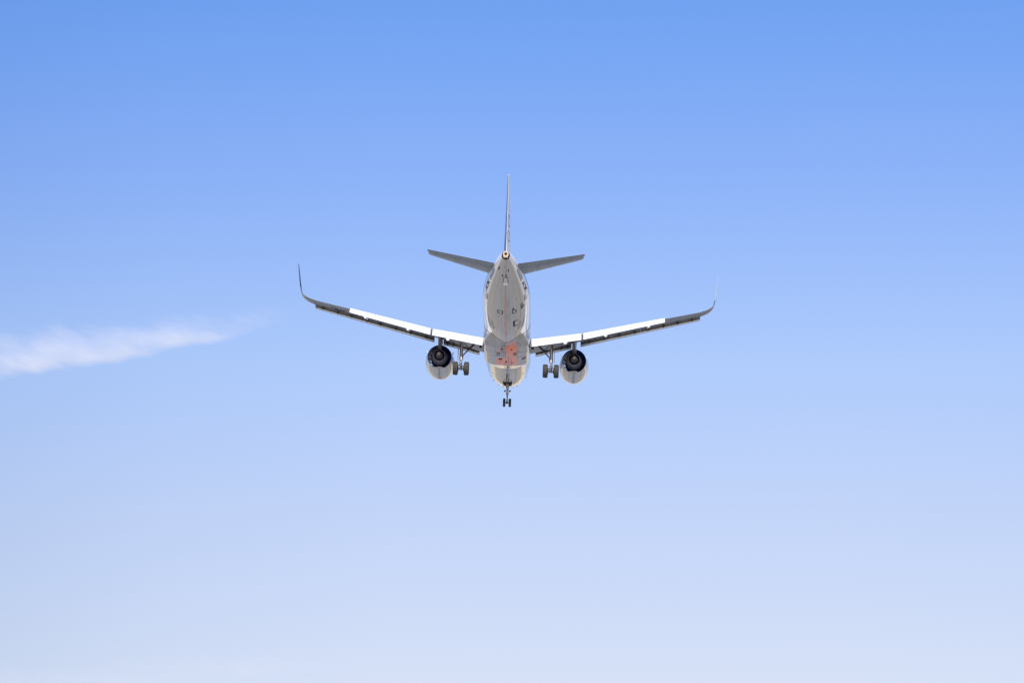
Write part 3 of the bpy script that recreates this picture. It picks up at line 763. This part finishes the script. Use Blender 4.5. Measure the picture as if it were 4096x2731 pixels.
def main_gear(sg):
    x, s, za = sg * 3.795, 17.7, -3.625
    m_ = MB()
    m_.tube((x, s, -1.05), (x, s, -1.55), .17, .15, 16); m_.tube((x, s, -1.5), (x, s, -2.72), .135, .135, 18); m_.tube((x, s, -2.68), (x, s, -2.86), .165, .15, 18)
    m_.tube((x - .2, s, -1.35), (x + .2, s, -1.35), .09, .09, 12); m_.tube((x, s, -2.5), (x, s, -2.58), .16, .16, 16)
    st = m_.build('main_gear_strut', M['steel'], air, angle=50)
    m_ = MB(); m_.tube((x, s, -2.8), (x, s, -3.55), .085, .085, 16); m_.build('shock_piston', M['chrome'], st)
    m_ = MB(); m_.tube((x - .50, s, za), (x + .50, s, za), .075, .075, 14); m_.tube((x, s, za - .12), (x, s, za + .16), .13, .11, 14); m_.build('axle', M['dark'], st)
    m_ = MB()
    for d in (-.09, .09):
        m_.tube((x + d, s + .14, -2.78), (x + d*.4, s + .42, -3.16), .032, .03, 8); m_.tube((x + d*.4, s + .42, -3.16), (x + d, s + .12, -3.5), .03, .032, 8)
    m_.tube((x - .09, s + .42, -3.16), (x + .09, s + .42, -3.16), .035, .035, 8); m_.build('torque_link', M['chrome'], st)
    m_ = MB(); k = sg * -1
    m_.tube((x + k*.10, s, -2.52), (x + k*.62, s - .05, -1.93), .052, .06, 10); m_.tube((x + k*.60, s - .05, -1.95), (x + k*1.12, s - .1, -1.38), .085, .10, 10)
    m_.tube((x + k*.60, s - .04, -1.93), (x + k*.22, s, -1.40), .035, .035, 8); m_.tube((x + k*.64, s, -1.85), (x + k*.66, s, -1.75), .10, .08, 10)
    m_.build('side_brace', M['dark'], st)
    m_ = MB(); m_.tube((x + k*.02, s + .16, -1.35), (x + k*.03, s + .15, -2.9), .022, .022, 6); m_.tube((x - k*.13, s + .09, -1.4), (x - k*.12, s + .1, -3.4), .018, .018, 6)
    m_.tube((x + k*.10, s + .1, -2.6), (x + k*.17, s + .1, -2.66), .05, .05, 8); m_.tube((x - k*.12, s + .1, -3.3), (x - k*.22, s + .1, -3.45), .03, .03, 6); m_.tube((x + k*.1, s + .1, -3.35), (x + k*.2, s + .1, -3.5), .03, .03, 6)
    m_.build('hydraulic_lines', M['dark'], st)
    m_ = MB(); m_.tube((x - .01, s + .14, -2.64), (x + .01, s + .14, -2.95), .06, .075, 10); m_.build('strut_collar', M['cream'], st)
    # hinged door on the outboard side of the leg
    m_ = MB(); xo = x - k * .26
    rr = []
    for z, a, b in ((-1.30, -.42, .40), (-1.9, -.40, .38), (-2.5, -.30, .30), (-2.9, -.14, .14)): rr.append([(xo - k*.06*(z+1.3)*-.2 + d, s + e, z) for d, e in ((-.02, a), (.02, a), (.02, b), (-.02, b))])
    m_.loft(rr); m_.build('gear_door', M['pylon'], st, smooth=False)
    for d in (-.4635, .4635):
        tyre(x + d, s, za, .575, .43, st)
        m_ = MB(); e = math.copysign(1, d); m_.rev((x + d - e*.20, s, za), [(-.09, .15), (-.09, .22), (.06, .26), (.06, .15)], 'x', 20); m_.build('brake', M['dark'], st)
for sg in (-1, 1): main_gear(sg)

def nose_gear():
    s, za = 5.07, -3.70
    m_ = MB(); m_.tube((0, s, -1.95), (0, s, -2.62), .12, .11, 16); m_.tube((0, s, -2.6), (0, s, -3.0), .10, .085, 14); m_.tube((0, s, -2.78), (0, s, -2.90), .15, .14, 14); m_.box((0, s + .08, -2.98), (.20, .12, .10))
    st = m_.build('nose_gear_strut', M['steel'], air, angle=50)
    m_ = MB(); m_.tube((0, s, -2.98), (0, s, -3.3), .06, .055, 12); m_.tube((0, s, -3.3), (0, s, za), .05, .075, 12); m_.tube((0, s + .1, -3.0), (0, s + .25, -3.25), .035, .03, 8); m_.tube((0, s + .25, -3.25), (0, s + .08, -3.55), .03, .035, 8)
    m_.build('shock_piston', M['dark'], st)
    m_ = MB(); m_.tube((-.27, s, za), (.27, s, za), .045, .045, 12); m_.tube((0, s, za - .10), (0, s, za + .08), .07, .09, 12); m_.build('axle', M['dark'], st)
    m_ = MB(); m_.box((0, s + .30, -2.24), (.25, .06, .46), (R(6), 0, 0)); m_.build('steering_box', M['cream'], st, smooth=False)
    for sg in (-1, 1):
        m_ = MB(); m_.rev((sg*.22, s - .08, -2.62), [(-.05, .085), (0, .085), (.07, .06), (.12, .02)], 's', 16); m_.build('landing_light', M['dark'], st)
        tyre(sg*.25, s, za, .375, .225, st)
        # rear doors hang open each side of the bay, forward doors ahead of them
        m_ = MB(); rr = []
        for q, xo, zt, zb in ((4.3, .40, -1.95, -2.30), (5.0, .42, -2.0, -2.42), (5.8, .44, -2.0, -2.40)): rr.append([(sg*(xo + d), q, zt if e else zb) if e else (sg*(xo - .10 + d), q, zb) for d, e in ((-.012, 1), (.012, 1), (.012, 0), (-.012, 0))])
        m_.loft(rr); m_.build('nose_gear_door', M['white'], air, smooth=False)
        m_ = MB(); m_.tube((sg*.10, s + .1, -2.3), (sg*.40, s + .45, -2.02), .028, .028, 8); m_.build('door_rod', M['dark'], st)
    # open bay, its inner shade painted as a black plate on the keel
    skin_patch('nose_gear_bay', fus, 4.2, 6.15, -11.5, 11.5, M['black'], body, off=.010)
    skin_lines('keel_seam', fus_arc, [[(6.2, .1), (9.4, .05)], [(6.2, -.1), (9.4, -.06)], [(6.2, .42), (6.9, .16)], [(6.2, -.42), (6.9, -.16)]], .05, M['seal'], body)
nose_gear()

# ------------------------------------------------------------------ cloud trail
def cloud(pa, pb, D, half, dens, label, wav):
    """vapour streak: a closed body far beyond the airliner, filled with uneven thin vapour"""
    el = R(16.93); fw = Vector((0, math.cos(el), math.sin(el))); up = Vector((0, -math.sin(el), math.cos(el)))
    a = Vector((0, 0, 1.7)) + fw * D + Vector((1, 0, 0)) * pa[0] + up * pa[1]; b = Vector((0, 0, 1.7)) + fw * D + Vector((1, 0, 0)) * pb[0] + up * pb[1]
    ax = (b - a); L = ax.length; ax.normalize()
    sd = (fw - ax * fw.dot(ax)).normalized(); tp = ax.cross(sd)
    if tp.z < 0: tp = -tp; sd = -sd
    n = 24
    m_ = MB(); m_.loft([[(t * L, math.cos(2*math.pi*j/n) * h_ * .95, math.sin(2*math.pi*j/n) * h_) for j in range(n)] for t, h_ in [(i / 24, half * lin(i / 24, [0, .3, .7, 1.0], [1.0, .92, .70, .40])) for i in range(25)]])
    g = NT("cloud_vapour"); x = g.n('ShaderNodeSeparateXYZ'); g.t.links.new(g.obj(), x.inputs[0])
    X, Y, Z = x.outputs; k = half / 52.0
    t = g.math('DIVIDE', X, L); Xs, Ys, Zs = (g.math('DIVIDE', q, k) for q in (X, Y, Z))
    wob = g.math('MULTIPLY', g.math('SUBTRACT', g.noise(g.comb(Xs, 0, wav), .010, 2), .5), 20.0)
    hh = g.math('ADD', 13.0, g.math('MULTIPLY', g.math('SUBTRACT', 1.0, t), 26.0))
    zz = g.math('DIVIDE', g.math('SUBTRACT', Zs, wob), hh)
    # crisp lower edge, feathered upper side drawn up into fibres
    n0 = g.noise(g.comb(g.math('ADD', g.math('MULTIPLY', Xs, .8), Zs), g.math('MULTIPLY', Ys, .5), g.math('MULTIPLY', Zs, .35)), .085, 7, .66)
    zf_ = g.math('ADD', zz, g.math('MULTIPLY', g.math('SUBTRACT', n0, .5), 1.3))
    body_ = g.math('MULTIPLY', g.ss(g.math('ADD', zz, g.math('MULTIPLY', g.math('SUBTRACT', n0, .5), .5)), -.80, -.42), g.ss(zf_, .75, -.45))
    yy = g.ss(g.math('ABSOLUTE', g.math('DIVIDE', Ys, hh)), .95, .2)
    n1 = g.noise(g.comb(g.math('MULTIPLY', Xs, .5), Ys, g.math('ADD', Zs, g.math('MULTIPLY', Xs, .35))), .040, 7, .62)
    d = g.math('MULTIPLY', g.math('MULTIPLY', body_, yy), g.math('MULTIPLY', g.ss(n1, .38, .64, .20, 1.0), g.ss(t, .995, .76)))
    pv = g.n('ShaderNodeVolumePrincipled'); pv.inputs['Color'].default_value = (.985, .985, 1.0, 1)
    g.put(pv.inputs['Density'], g.math('MULTIPLY', d, dens / k)); g.t.links.new(pv.outputs[0], g.out.inputs['Volume'])
    me = bpy.data.meshes.new('cloud'); me.from_pydata(m_.v, [], m_.f); me.materials.append(g.m)
    o_ = bpy.data.objects.new('cloud', me); col.objects.link(o_)
    Mx = Matrix((ax, sd, tp)).transposed().to_4x4(); Mx.translation = a; o_.matrix_world = Mx
    o_['label'] = label; o_['category'] = 'cloud'
cloud((-560, -31), (-170, 23.5), 2600, 52, .037, 'thin wispy white cloud streak tapering to a point left of the airplane', 0.0)
cloud((-760, -395), (-150, -335), 3400, 60, .008, 'faint pale cloud veil low in the sky under the white streak', 5.0)
